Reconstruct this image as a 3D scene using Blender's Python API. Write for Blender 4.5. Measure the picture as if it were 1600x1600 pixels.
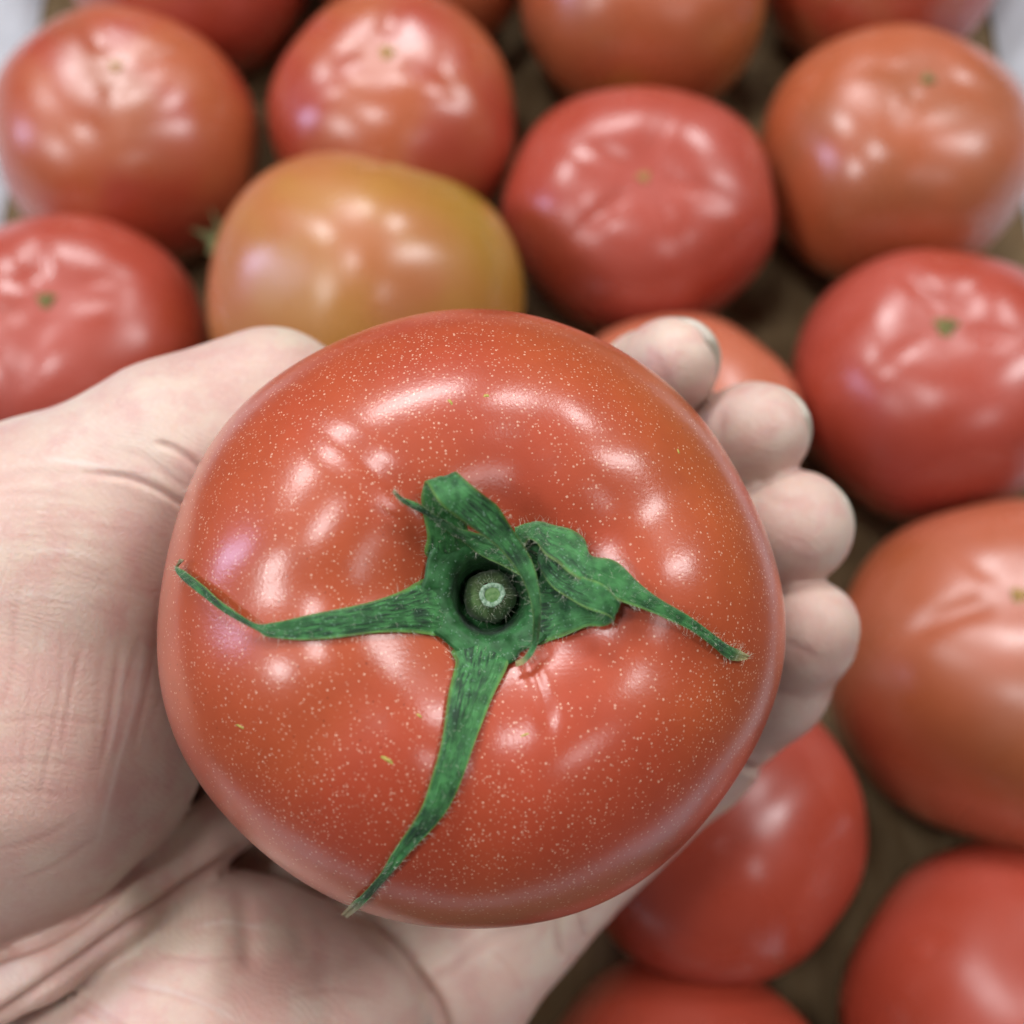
import bpy, math, random
import numpy as np
from mathutils import Vector, Matrix
from mathutils.bvhtree import BVHTree

for o in list(bpy.data.objects):
    bpy.data.objects.remove(o)
scene = bpy.context.scene
COL = scene.collection
rng = np.random.default_rng(7)
random.seed(7)

# ------------------------------------------------------------------ camera
THETA = math.radians(20.0)          # tilt of the phone from straight down
CAM_H = 304.0                       # mm above the floor of the box
HALF = 25.0                         # half field of view
K = math.tan(math.radians(HALF))
cam_data = bpy.data.cameras.new('camera')
cam_data.sensor_width = 36.0
cam_data.lens = 18.0 / K
cam_data.clip_start = 0.005
cam_data.clip_end = 20.0
cam_data.dof.use_dof = True
cam_data.dof.focus_distance = 0.131
cam_data.dof.aperture_fstop = 12.6
cam_data.dof.aperture_blades = 0
cam = bpy.data.objects.new('camera', cam_data)
COL.objects.link(cam)
cam.location = (0, 0, CAM_H / 1000)
cam.rotation_euler = (THETA, 0, 0)
scene.camera = cam
CT, ST = math.cos(THETA), math.sin(THETA)
RM = np.array([[1, 0, 0], [0, CT, -ST], [0, ST, CT]])     # camera axes -> world


def c2w(p):
    """camera space in mm (x right, y up, z towards the viewer) -> world in metres"""
    p = np.asarray(p, float)
    w = p @ RM.T
    w[..., 2] += CAM_H
    return w / 1000.0


def q(px, py, d):
    """point seen at pixel (px, py) of the 1600 px picture, d mm deep, camera space mm"""
    return np.array([(px - 800) / 800 * K * d, (800 - py) / 800 * K * d, -d])


# ------------------------------------------------------------------ world, lamps, exposure
world = bpy.data.worlds.new('World')
scene.world = world
world.use_nodes = True
wb = world.node_tree.nodes['Background']
wb.inputs[0].default_value = (0.93, 0.97, 1.0, 1)
wb.inputs[1].default_value = 0.022


def lamp(name, loc, target, sx, sy, power, color=(1, 1, 1), spin=0.0):
    ld = bpy.data.lights.new(name, 'AREA')
    ld.shape = 'RECTANGLE'
    ld.size = sx
    ld.size_y = sy
    ld.energy = power
    ld.color = color
    o = bpy.data.objects.new(name, ld)
    COL.objects.link(o)
    o.location = loc
    d = Vector(target) - Vector(loc)
    o.rotation_euler = d.to_track_quat('-Z', 'Y').to_euler()
    o.rotation_euler.rotate_axis('Z', spin)
    return o


TGT = (0, 0.05, 0.1)
CW = (1.0, 0.99, 1.0)
lamp('ceiling_lamp', (-0.35, 1.75, 1.75), TGT, 0.84, 0.36, 25, CW)
lamp('ceiling_lamp', (0.80, 1.35, 1.70), TGT, 0.34, 0.34, 11, CW)
lamp('ceiling_lamp', (1.25, 0.45, 1.60), TGT, 0.30, 0.80, 16, CW)
lamp('ceiling_lamp', (-1.20, 0.95, 1.60), TGT, 0.34, 0.34, 11, CW)
lamp('ceiling_lamp', (-1.25, -0.35, 1.50), TGT, 0.32, 0.32, 10, CW)
lamp('ceiling_lamp', (-0.50, 0.05, 2.00), TGT, 0.34, 0.34, 10, CW)
lamp('ceiling_lamp', (0.70, -0.75, 1.60), TGT, 0.30, 0.30, 2.6, CW)
lamp('window_light', (-1.75, 0.25, 0.80), TGT, 0.30, 0.60, 9.0, (0.64, 0.63, 1.0))

scene.view_settings.view_transform = 'Standard'
scene.view_settings.look = 'None'
scene.view_settings.exposure = -0.13
scene.view_settings.gamma = 1.0
scene.view_settings.use_curve_mapping = False
scene.render.engine = 'CYCLES'
scene.cycles.use_adaptive_sampling = True
scene.cycles.adaptive_threshold = 0.03
scene.cycles.max_bounces = 5
scene.cycles.diffuse_bounces = 2
scene.cycles.glossy_bounces = 3
scene.render.resolution_x = 1024
scene.render.resolution_y = 1024


# ------------------------------------------------------------------ object helpers
def mesh_obj(name, verts, faces, mat=None, parent=None, origin=None, smooth=True):
    """verts in world metres; origin = world position of the object's own origin"""
    v = np.asarray(verts, float)
    if origin is None:
        origin = v.mean(0)
    org = np.asarray(origin, float)
    me = bpy.data.meshes.new(name)
    me.from_pydata((v - org).tolist(), [], faces if isinstance(faces, list) else faces.tolist())
    me.validate()
    if smooth:
        me.polygons.foreach_set('use_smooth', [True] * len(me.polygons))
    me.update()
    o = bpy.data.objects.new(name, me)
    COL.objects.link(o)
    if parent is not None:
        o.parent = parent
        pw = np.array(parent['_w'])
        o.location = Vector(org - pw)
    else:
        o.location = Vector(org)
    o['_w'] = [float(a) for a in org]
    if mat:
        me.materials.append(mat)
    return o


def empty(name, loc):
    o = bpy.data.objects.new(name, None)
    COL.objects.link(o)
    o.location = Vector(loc)
    o.empty_display_size = 0.01
    o['_w'] = [float(a) for a in loc]
    return o


def tag(o, label, cat, group=None, kind=None):
    o['label'] = label
    o['category'] = cat
    if group:
        o['group'] = group
    if kind:
        o['kind'] = kind


# ------------------------------------------------------------------ node helpers
class NT:
    def __init__(self, name):
        self.m = bpy.data.materials.new(name)
        self.m.use_nodes = True
        self.t = self.m.node_tree
        self.b = self.t.nodes['Principled BSDF']
        self.out = self.t.nodes['Material Output']
        self.tc = self.n('ShaderNodeTexCoord')

    def n(self, typ, **kw):
        nd = self.t.nodes.new(typ)
        for k, v in kw.items():
            setattr(nd, k, v)
        return nd

    def l(self, a, b):
        self.t.links.new(a, b)

    def setin(self, sock, v):
        if hasattr(v, 'is_output'):
            self.l(v, sock)
        else:
            sock.default_value = v

    def mapping(self, scale=(1, 1, 1), rot=(0, 0, 0), loc=(0, 0, 0), src=None):
        m = self.n('ShaderNodeMapping')
        m.inputs['Scale'].default_value = scale
        m.inputs['Rotation'].default_value = rot
        m.inputs['Location'].default_value = loc
        self.l(src or self.tc.outputs['Object'], m.inputs['Vector'])
        return m.outputs[0]

    def noise(self, scale, detail=2, rough=0.5, vec=None, dist=0.0):
        t = self.n('ShaderNodeTexNoise')
        t.inputs['Scale'].default_value = scale
        t.inputs['Detail'].default_value = detail
        t.inputs['Roughness'].default_value = rough
        t.inputs['Distortion'].default_value = dist
        self.l(vec or self.tc.outputs['Object'], t.inputs['Vector'])
        return t.outputs['Fac']

    def voronoi(self, scale, feature='F1', vec=None, rand=1.0, dims='3D'):
        t = self.n('ShaderNodeTexVoronoi', feature=feature, voronoi_dimensions=dims)
        t.inputs['Scale'].default_value = scale
        t.inputs['Randomness'].default_value = rand
        self.l(vec or self.tc.outputs['Object'], t.inputs['Vector'])
        return t

    def wave(self, scale, vec=None, dist=2.0, detail=2.0, dscale=1.0, direction='X'):
        t = self.n('ShaderNodeTexWave', bands_direction=direction)
        t.inputs['Scale'].default_value = scale
        t.inputs['Distortion'].default_value = dist
        t.inputs['Detail'].default_value = detail
        t.inputs['Detail Scale'].default_value = dscale
        self.l(vec or self.tc.outputs['Object'], t.inputs['Vector'])
        return t.outputs['Fac']

    def math(self, op, a, b=0.0, c=None, clamp=False):
        m = self.n('ShaderNodeMath', operation=op, use_clamp=clamp)
        self.setin(m.inputs[0], a)
        self.setin(m.inputs[1], b)
        if c is not None:
            self.setin(m.inputs[2], c)
        return m.outputs[0]

    def ramp(self, fac, lo, hi, a=0.0, b=1.0, smooth=True):
        m = self.n('ShaderNodeMapRange')
        m.interpolation_type = 'SMOOTHSTEP' if smooth else 'LINEAR'
        self.setin(m.inputs['Value'], fac)
        m.inputs['From Min'].default_value = lo
        m.inputs['From Max'].default_value = hi
        m.inputs['To Min'].default_value = a
        m.inputs['To Max'].default_value = b
        return m.outputs[0]

    def mix(self, fac, a, b, blend='MIX'):
        m = self.n('ShaderNodeMix', data_type='RGBA', blend_type=blend)
        self.setin(m.inputs[0], fac)
        for s, v in ((m.inputs[6], a), (m.inputs[7], b)):
            if isinstance(v, (tuple, list)):
                v = tuple(v) + ((1,) if len(v) == 3 else ())
            self.setin(s, v)
        return m.outputs[2]

    def attr(self, name):
        a = self.n('ShaderNodeAttribute')
        a.attribute_name = name
        return a.outputs['Fac']

    def bump(self, height, dist, strength=1.0, normal=None):
        b = self.n('ShaderNodeBump')
        b.inputs['Strength'].default_value = strength
        b.inputs['Distance'].default_value = dist
        self.l(height, b.inputs['Height'])
        if normal is not None:
            self.l(normal, b.inputs['Normal'])
        return b.outputs[0]

    def P(self, **kw):
        for k, v in kw.items():
            self.setin(self.b.inputs[k.replace('_', ' ')], v)


def srgb(r, g, b):
    f = lambda c: (c / 255) / 12.92 if c / 255 <= 0.04045 else ((c / 255 + 0.055) / 1.055) ** 2.4
    return (f(r), f(g), f(b))


# ------------------------------------------------------------------ materials
def tomato_material(name, main, second, third=None, seed=0.0, hero=False, rough=0.34, side=False):
    t = NT(name)
    v = t.mapping(loc=(seed * 0.37, seed * 0.21, seed * 0.13))
    n1 = t.noise(28, 2.5, 0.55, v)
    col = t.mix(t.ramp(n1, 0.38, 0.62), main, second)
    if third:
        n2 = t.noise(19, 1.5, 0.5, t.mapping(loc=(seed * 0.91 + 3, seed, 1)))
        if hero:
            col = t.mix(t.math('MULTIPLY', t.ramp(n2, 0.30, 0.62), t.attr('unripe'), clamp=True), col, third)
        elif side:                                   # one unripe flank
            sx = t.n('ShaderNodeSeparateXYZ')
            t.l(t.tc.outputs['Object'], sx.inputs[0])
            g = t.math('ADD', t.math('MULTIPLY', sx.outputs[0], 0.8), t.math('MULTIPLY', sx.outputs[1], 0.6))
            g = t.math('ADD', g, t.math('MULTIPLY', n2, 0.012))
            col = t.mix(t.ramp(g, 0.006, 0.046), col, third)
        else:
            col = t.mix(t.ramp(n2, 0.54, 0.72), col, third)
    if hero:
        n3 = t.noise(260, 2, 0.6, v)
        col = t.mix(t.ramp(n3, 0.3, 0.75, 0.0, 0.16), col, tuple(c * 0.55 for c in main))
        nfine = t.noise(2600, 1, 0.6, v)
        # corky lenticels: thousands of pale pin-pricks in the skin
        vd = t.voronoi(2350, 'F1', t.mapping(loc=(0.3, 0.1, 0.7)))
        sep = t.n('ShaderNodeSeparateColor')
        t.l(vd.outputs['Color'], sep.inputs[0])
        dens = t.ramp(t.noise(60, 2, 0.5), 0.28, 0.60, 0.42, 1.05)
        keep = t.math('LESS_THAN', sep.outputs[1], t.math('MULTIPLY', dens, t.attr('dots')))
        size = t.math('MULTIPLY', t.ramp(sep.outputs[0], 0.0, 1.0, 0.15, 0.38, False), keep)
        mask = t.math('SUBTRACT', size, vd.outputs['Distance'])
        mask = t.ramp(mask, 0.0, 0.07)
        col = t.mix(t.math('MULTIPLY', mask, t.ramp(sep.outputs[2], 0, 1, 0.14, 0.56, False)), col, srgb(250, 212, 182))
        # tiny dark specks
        vs = t.voronoi(700, 'F1', t.mapping(loc=(5.3, 2.1, 0.2)))
        sp = t.ramp(vs.outputs['Distance'], 0.05, 0.09, 1.0, 0.0)
        sel = t.ramp(t.noise(40, 1, 0.5, t.mapping(loc=(1, 2, 3))), 0.45, 0.6)
        col = t.mix(t.math('MULTIPLY', t.math('MULTIPLY', sp, sel), 0.7), col, srgb(96, 40, 22))
        h = nfine
    if not hero:
        rn = t.noise(70, 1, 0.6, v)
        t.P(Base_Color=col, Roughness=t.ramp(rn, 0.3, 0.7, 0.42, 0.58), Coat_Weight=1.0, Coat_IOR=1.55,
            Coat_Roughness=t.ramp(rn, 0.3, 0.7, 0.25, 0.36), Specular_IOR_Level=0.2)
        return t.m
    nb = t.bump(h, 0.00002, 0.8)
    t.P(Base_Color=col, Roughness=rough, Normal=nb, Subsurface_Weight=0.0,
        Subsurface_Radius=(0.004, 0.0012, 0.0006), Subsurface_Scale=1.0,
        Coat_Weight=1.0, Coat_Roughness=0.24, Coat_IOR=1.52, Specular_IOR_Level=0.2)
    t.l(nb, t.b.inputs['Coat Normal'])
    return t.m


def skin_material():
    t = NT('skin')
    big = t.noise(48, 2, 0.55)
    mid = t.noise(210, 2, 0.6, t.mapping(loc=(0.4, 0.2, 0)))
    fine = t.noise(1500, 2, 0.6)
    pale = (0.67, 0.545, 0.45)
    pink = (0.645, 0.45, 0.375)
    warm = (0.68, 0.575, 0.45)
    col = t.mix(t.ramp(big, 0.36, 0.64), pale, pink)
    col = t.mix(t.ramp(t.noise(30, 2, 0.5, t.mapping(loc=(2, 1, 0))), 0.48, 0.68, 0, 0.8), col, warm)
    col = t.mix(t.ramp(mid, 0.42, 0.7, 0, 0.58), col, (0.61, 0.36, 0.32))
    col = t.mix(t.ramp(fine, 0.45, 0.75, 0, 0.25), col, (0.76, 0.64, 0.57))
    # flexure lines: two stretched crack networks and friction ridges
    wob = t.n('ShaderNodeTexNoise')
    wob.inputs['Scale'].default_value = 90
    t.l(t.tc.outputs['Object'], wob.inputs['Vector'])
    add = t.n('ShaderNodeMixRGB', blend_type='ADD')
    add.inputs[0].default_value = 0.009
    t.l(t.tc.outputs['Object'], add.inputs[1])
    t.l(wob.outputs['Color'], add.inputs[2])
    w = add.outputs[0]
    va = t.voronoi(1.0, 'DISTANCE_TO_EDGE', t.mapping((360, 80, 120), (0, 0, 0.22), src=w), dims='2D')
    la = t.ramp(va.outputs['Distance'], 0.0, 0.055, 1.0, 0.0)
    vb = t.voronoi(1.0, 'DISTANCE_TO_EDGE', t.mapping((80, 380, 120), (0, 0, 0.2), (5, 3, 1), src=w), dims='2D')
    lb = t.ramp(vb.outputs['Distance'], 0.0, 0.05, 1.0, 0.0)
    gn = t.noise(55, 0, 0.5, t.mapping(loc=(7, 0, 0)))
    ga = t.ramp(gn, 0.25, 0.75)
    gb = t.ramp(gn, 0.20, 0.70, 1.0, 0.0)
    lines = t.math('ADD', t.math('MULTIPLY', la, ga), t.math('MULTIPLY', t.math('MULTIPLY', lb, gb), 0.8), clamp=True)
    col = t.mix(t.math('MULTIPLY', lines, 0.08), col, (0.50, 0.235, 0.20))
    col = t.mix(t.math('MULTIPLY', t.attr('rosy'), t.ramp(mid, 0.3, 0.65, 0.35, 0.75)), col, (0.64, 0.345, 0.285))
    col = t.mix(t.math('MULTIPLY', t.attr('fineline'), 0.42), col, (0.52, 0.27, 0.225))
    col = t.mix(t.math('MULTIPLY', t.attr('paleline'), 0.5), col, (0.80, 0.71, 0.64))
    cr = t.attr('crease')
    col = t.mix(t.math('MULTIPLY', cr, 0.40), col, (0.47, 0.20, 0.16))
    ridges = t.wave(330, t.mapping((1, 1, 1), (0, 0, 0.5), src=w), 0.0, 0, 0.8, 'Y')
    h = t.math('SUBTRACT', t.math('MULTIPLY', ridges, 0.22), t.math('MULTIPLY', lines, 0.20))
    h = t.math('ADD', h, t.math('MULTIPLY', t.noise(2400, 1, 0.6), 0.9))
    nb = t.bump(h, 0.00012, 0.8)
    t.P(Base_Color=col, Roughness=0.43, Normal=nb, Subsurface_Weight=0.28,
        Subsurface_Radius=(0.0030, 0.0012, 0.0007), Subsurface_Scale=1.0, Specular_IOR_Level=0.42)
    return t.m


def leaf_material(name, c1, c2, dark, seed=0.0):
    t = NT(name)
    v = t.mapping(loc=(seed, seed * 0.3, 0))
    along = t.n('ShaderNodeAttribute')
    along.attribute_name = 'su'
    across = t.n('ShaderNodeAttribute')
    across.attribute_name = 'sv'
    comb = t.n('ShaderNodeCombineXYZ')
    t.l(across.outputs['Fac'], comb.inputs[0])
    t.l(along.outputs['Fac'], comb.inputs[1])
    comb.inputs[2].default_value = seed
    streak = t.noise(1.0, 4, 0.62, t.mapping((17, 4.0, 1), src=comb.outputs[0]))
    n1 = t.noise(700, 3, 0.6, v)
    col = t.mix(t.ramp(n1, 0.25, 0.78), c1, c2)
    withered = t.math('MULTIPLY', t.ramp(streak, 0.45, 0.58), t.ramp(t.noise(130, 1, 0.5, v), 0.45, 0.58))
    col = t.mix(t.math('MULTIPLY', withered, 0.78), col, dark)
    # yellowish margin
    edge = t.ramp(t.math('ABSOLUTE', t.math('SUBTRACT', across.outputs['Fac'], 0.5)), 0.40, 0.5)
    col = t.mix(t.math('MULTIPLY', edge, 0.5), col, srgb(120, 150, 50))
    # straw coloured tip
    tip = t.ramp(t.attr('tip'), 0.88, 0.97)
    col = t.mix(tip, col, srgb(170, 160, 105))
    vd = t.voronoi(1900, 'F1', v)
    gl = t.ramp(vd.outputs['Distance'], 0.12, 0.24, 1.0, 0.0)
    col = t.mix(t.math('MULTIPLY', gl, 0.38), col, srgb(165, 212, 180))
    h = t.math('ADD', t.math('MULTIPLY', n1, 0.6), t.math('ADD', t.math('MULTIPLY', gl, 0.5),
                                                         t.math('MULTIPLY', streak, -1.6)))
    nb = t.bump(h, 0.00022, 0.9)
    t.P(Base_Color=col, Roughness=0.52, Normal=nb, Specular_IOR_Level=0.4, Sheen_Weight=0.15,
        Sheen_Roughness=0.4)
    return t.m


def simple_material(name, c1, c2, scale, rough, bump=0.0, spec=0.4, detail=3):
    t = NT(name)
    n = t.noise(scale, detail, 0.6)
    t.P(Base_Color=t.mix(t.ramp(n, 0.3, 0.7), c1, c2), Roughness=rough, Specular_IOR_Level=spec)
    if bump:
        t.P(Normal=t.bump(n, bump, 0.8))
    return t.m


def cardboard_material(name, c1, c2):
    t = NT(name)
    fib = t.noise(1.0, 4, 0.65, t.mapping((900, 60, 400)))
    mott = t.noise(30, 3, 0.6)
    flute = t.wave(42, dist=0.3, detail=1, direction='X')
    col = t.mix(t.ramp(fib, 0.3, 0.7), c1, c2)
    col = t.mix(t.ramp(mott, 0.35, 0.7, 0, 0.4), col, tuple(c * 0.7 for c in c1))
    nb = t.bump(t.math('ADD', t.math('MULTIPLY', flute, 0.5), t.math('MULTIPLY', fib, 0.3)), 0.0005, 0.5)
    t.P(Base_Color=col, Roughness=0.82, Normal=nb, Specular_IOR_Level=0.25)
    return t.m


# ------------------------------------------------------------------ the box
M_FLOOR = cardboard_material('kraft_board', (0.145, 0.088, 0.038), (0.22, 0.155, 0.08))
M_WALL = cardboard_material('white_lined_board', (0.78, 0.85, 0.93), (0.82, 0.88, 0.95))
box = empty('cardboard_box', (0, 0.03, 0))
tag(box, 'open cardboard box with brown floor and white sides, holding the rows of tomatoes', 'box')


def slab(name, corners, thick, mat, parent):
    """board with four corner points (mm, world) and a thickness vector (mm)"""
    c = np.array(corners, float)
    tv = np.array(thick, float)
    n = 10
    vs, fs = [], []
    top = []
    for i in range(n + 1):
        for j in range(n + 1):
            a, b = i / n, j / n
            p = (c[0] * (1 - a) + c[1] * a) * (1 - b) + (c[3] * (1 - a) + c[2] * a) * b
            vs.append(p)
    m = len(vs)
    vs += [p + tv for p in vs[:m]]
    idx = lambda i, j: i * (n + 1) + j
    for i in range(n):
        for j in range(n):
            f = [idx(i, j), idx(i + 1, j), idx(i + 1, j + 1), idx(i, j + 1)]
            fs.append(f)
            fs.append([m + k for k in reversed(f)])
    ring = [idx(i, 0) for i in range(n)] + [idx(n, j) for j in range(n)] + \
           [idx(i, n) for i in range(n, 0, -1)] + [idx(0, j) for j in range(n, 0, -1)]
    for a, b in zip(ring, ring[1:] + ring[:1]):
        fs.append([b, a, m + a, m + b])
    return mesh_obj(name, np.array(vs) / 1000, fs, mat, parent, smooth=False)


XL, XR, YF, YB, HW = -166.0, 166.0, -225.0, 335.0, 58.0
slab('floor_panel', [(XL - 2, YF, 0), (XR + 2, YF, 0), (XR + 2, YB, 0), (XL - 2, YB, 0)], (0, 0, -4), M_FLOOR, box)
slab('side_panel', [(XL, YF, 0.5), (XL, YB, 0.5), (XL - 55, YB, HW), (XL - 55, YF, HW)], (-4, 0, 0), M_WALL, box)
slab('side_panel', [(XR - 3, YF, 0.5), (XR + 3, YB, 0.5), (XR + 34, YB, HW), (XR + 28, YF, HW)], (4, 0, 0), M_WALL, box)
slab('end_panel', [(XL - 2, YB + .5, 0.5), (XR + 5, YB + .5, 0.5), (XR + 37, YB + 2.5, HW), (XL - 58, YB + 2.5, HW)], (0, 4, 0), M_WALL, box)
slab('end_panel', [(XL - 2, YF - .5, 0.5), (XR + 2, YF - .5, 0.5), (XR + 31, YF - 2.5, HW), (XL - 58, YF - 2.5, HW)], (0, -4, 0), M_WALL, box)


# ------------------------------------------------------------------ tomato shape
def lumps(az, psi, seed, amp, f0=1.6, f1=3.4):
    r = np.random.default_rng(seed)
    x, y, z = np.sin(psi) * np.cos(az), np.sin(psi) * np.sin(az), np.cos(psi)
    s = 0
    for k in range(7):
        d = r.normal(size=3)
        d *= r.uniform(f0, f1) / np.linalg.norm(d)
        s = s + np.sin(x * d[0] + y * d[1] + z * d[2] + r.uniform(0, 6.28)) * r.uniform(0.5, 1)
    return amp * s / 3


def wrap(a):
    return (a + np.pi) % (2 * np.pi) - np.pi


def tomato_points(psi, az, R, H, Hb, dim, dimw, seed, lobes=(), grooves=(), pit=None, amp=0.02, sq=0.88):
    """local mm; +z is the stem end"""
    s, c = np.sin(psi), np.cos(psi)
    rho = R * np.abs(s) ** sq
    hh = np.where(c > 0, H, Hb)
    z = hh * np.sign(c) * np.abs(c) ** sq
    f = 1 + lumps(az, psi, seed, amp) + lumps(az * 1.0, psi, seed + 9, amp * .4, 4.2, 6.5)
    for n, ph, a in lobes:
        f = f + a * np.cos(n * az + ph) * np.abs(s) ** 1.5
    rho = rho * f
    z = z * (1 + 0.5 * lumps(az, psi, seed + 50, amp) + lumps(az, psi, seed + 70, amp * .35, 3.5, 5))
    up = (c > 0)
    z = z - np.where(up, dim * np.exp(-(rho / dimw) ** 2), 0)
    z = z + np.where(~up, 0.10 * Hb * np.exp(-(rho / (0.45 * R)) ** 2), 0)
    for (a0, r0, r1, dep, wid, bend) in grooves:       # folds that run out from the stem end
        aa = wrap(az - a0 - bend * (rho - r0) / R)
        dist = rho * np.sin(np.clip(np.abs(aa), 0, np.pi / 2)) + np.maximum(np.abs(aa) - np.pi / 2, 0) * 30
        win = np.clip((rho - r0 * 0.5) / (r0 * 0.5 + 1e-6), 0, 1) * np.clip((r1 - rho) / (0.45 * r1), 0, 1)
        win = win * win * (3 - 2 * win)
        g = dep * win * (np.exp(-(dist / wid) ** 2) - 0.10 * np.exp(-(dist / (3.0 * wid)) ** 2))
        z = z - np.where(up, g, 0)
    if pit:
        t = np.clip((pit[1] - rho) / (pit[1] - pit[0]), 0, 1)
        z = z - np.where(up, pit[2] * t * t * (3 - 2 * t), 0)
    return np.stack([rho * np.cos(az), rho * np.sin(az), z], -1)


def tomato_grid(nu, nv, **kw):
    u = np.linspace(0, 1, nu + 1)
    psi = math.pi * u
    PS, AZ = np.meshgrid(psi[1:-1], np.linspace(0, 2 * np.pi, nv, endpoint=False), indexing='ij')
    body = tomato_points(PS, AZ, **kw).reshape(-1, 3)
    z0 = tomato_points(np.array([1e-3, math.pi - 1e-3]), np.zeros(2), **kw)
    z0[:, :2] = 0
    verts = np.vstack([body, z0])
    fs = []
    nr = nu - 1
    i = np.arange(nr - 1)[:, None]
    j = np.arange(nv)[None, :]
    jn = (j + 1) % nv
    quads = np.stack(np.broadcast_arrays(i * nv + j, (i + 1) * nv + j, (i + 1) * nv + jn, i * nv + jn), -1).reshape(-1, 4)
    fs = quads.tolist()
    top, bot = nr * nv, nr * nv + 1
    for k in range(nv):
        fs.append([top, k, (k + 1) % nv])
        fs.append([bot, (nr - 1) * nv + (k + 1) % nv, (nr - 1) * nv + k])
    return verts, fs, PS, AZ


def frame(axis, hint=(1, 0, 0)):
    ez = np.asarray(axis, float)
    ez = ez / np.linalg.norm(ez)
    ex = np.asarray(hint, float) - np.dot(hint, ez) * ez
    ex /= np.linalg.norm(ex)
    return np.stack([ex, np.cross(ez, ex), ez], 1)


# ------------------------------------------------------------------ tomatoes in the box
M_TAN = simple_material('dry_scar', srgb(190, 160, 96), srgb(150, 112, 60), 900, 0.75, 0.0002)
M_SCAR = simple_material('stem_scar', srgb(128, 126, 70), srgb(86, 78, 40), 900, 0.75, 0.0002)
RED = (0.39, 0.054, 0.027)
PINK = (0.43, 0.074, 0.048)
ORG = (0.44, 0.106, 0.038)
BRN = (0.37, 0.104, 0.040)
GOLD = (0.46, 0.200, 0.044)
AMBER = (0.46, 0.155, 0.050)
OLIV = (0.37, 0.240, 0.024)
CORAL = (0.50, 0.136, 0.070)
# px, py, r px, H/R, scar px (or None: (ox, oy) lean), colours, pleats, label
BOX_T = [
    (203, 222, 203, .84, (193, 97), (ORG, RED, BRN), 3, 'orange red tomato in the upper left corner beside the white box side'),
    (618, 190, 195, .84, (608, 78), (ORG, RED, RED), 3, 'orange red tomato with a reddened hollow, directly behind the golden one'),
    (1006, -5, 192, .84, (1020, -125), (ORG, BRN, GOLD), 2, 'orange tomato with a golden flank, cut by the top edge, behind the wrinkled pink one'),
    (1392, 248, 208, .82, (1440, 117), (BRN, ORG, CORAL), 4, 'brownish orange tomato with green stem scar, against the grey right side of the box'),
    (580, 474, 246, .92, (650, 180), (GOLD, AMBER, OLIV), 3, 'large golden yellow unripe tomato above the held one'),
    (997, 334, 213, .80, (1005, 264), (PINK, RED, PINK), 5, 'pink red tomato with wrinkled puckered top, in the middle of the second row'),
    (118, 548, 213, .82, (75, 460), (PINK, RED, PINK), 6, 'wrinkled pink red tomato at the left edge, just above the thumb'),
    (1455, 602, 216, .84, (1475, 502), (RED, PINK, RED), 4, 'deep red tomato with dimpled top at the right edge, level with the middle fingertip'),
    (1580, 1050, 277, .86, (1600, 922), (ORG, CORAL, BRN), 3, 'big orange tomato at the right edge, beside the little finger'),
    (1112, 1288, 234, .88, (1085, 1130), (RED, PINK, RED), 3, 'dark red tomato half hidden below the little finger'),
    (1606, 1606, 284, .84, (1690, 1490), (RED, PINK, RED), 3, 'red tomato filling the lower right corner'),
    (1070, 1766, 258, .84, (1070, 1690), (RED, RED, ORG), 3, 'red tomato cut by the bottom edge, right of the wrist side of the palm'),
    (1050, 682, 196, .84, (1040, 600), (CORAL, CORAL, ORG), 2, 'coral orange tomato mostly hidden behind the index fingertip'),
    (296, -80, 196, .84, (290, -150), (PINK, RED, ORG), 2, 'pink red tomato cut by the top edge, nearest the upper left corner'),
    (655, -84, 176, .84, (655, -180), (ORG, BRN, RED), 2, 'orange tomato cut by the top edge, second from the upper left corner'),
    (1376, -60, 180, .84, (1380, -170), (RED, BRN, RED), 2, 'dark red tomato cut by the top edge, nearest the upper right corner'),
    (612, 1700, 222, .84, (600, 1640), (RED, RED, ORG), 2, 'red tomato at the bottom edge, only a sliver showing beside the palm'),
]
placed = []
LIFT = {4: 17.0, 6: 7.0, 9: 6.0}            # fruit wedged up between its neighbours
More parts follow.
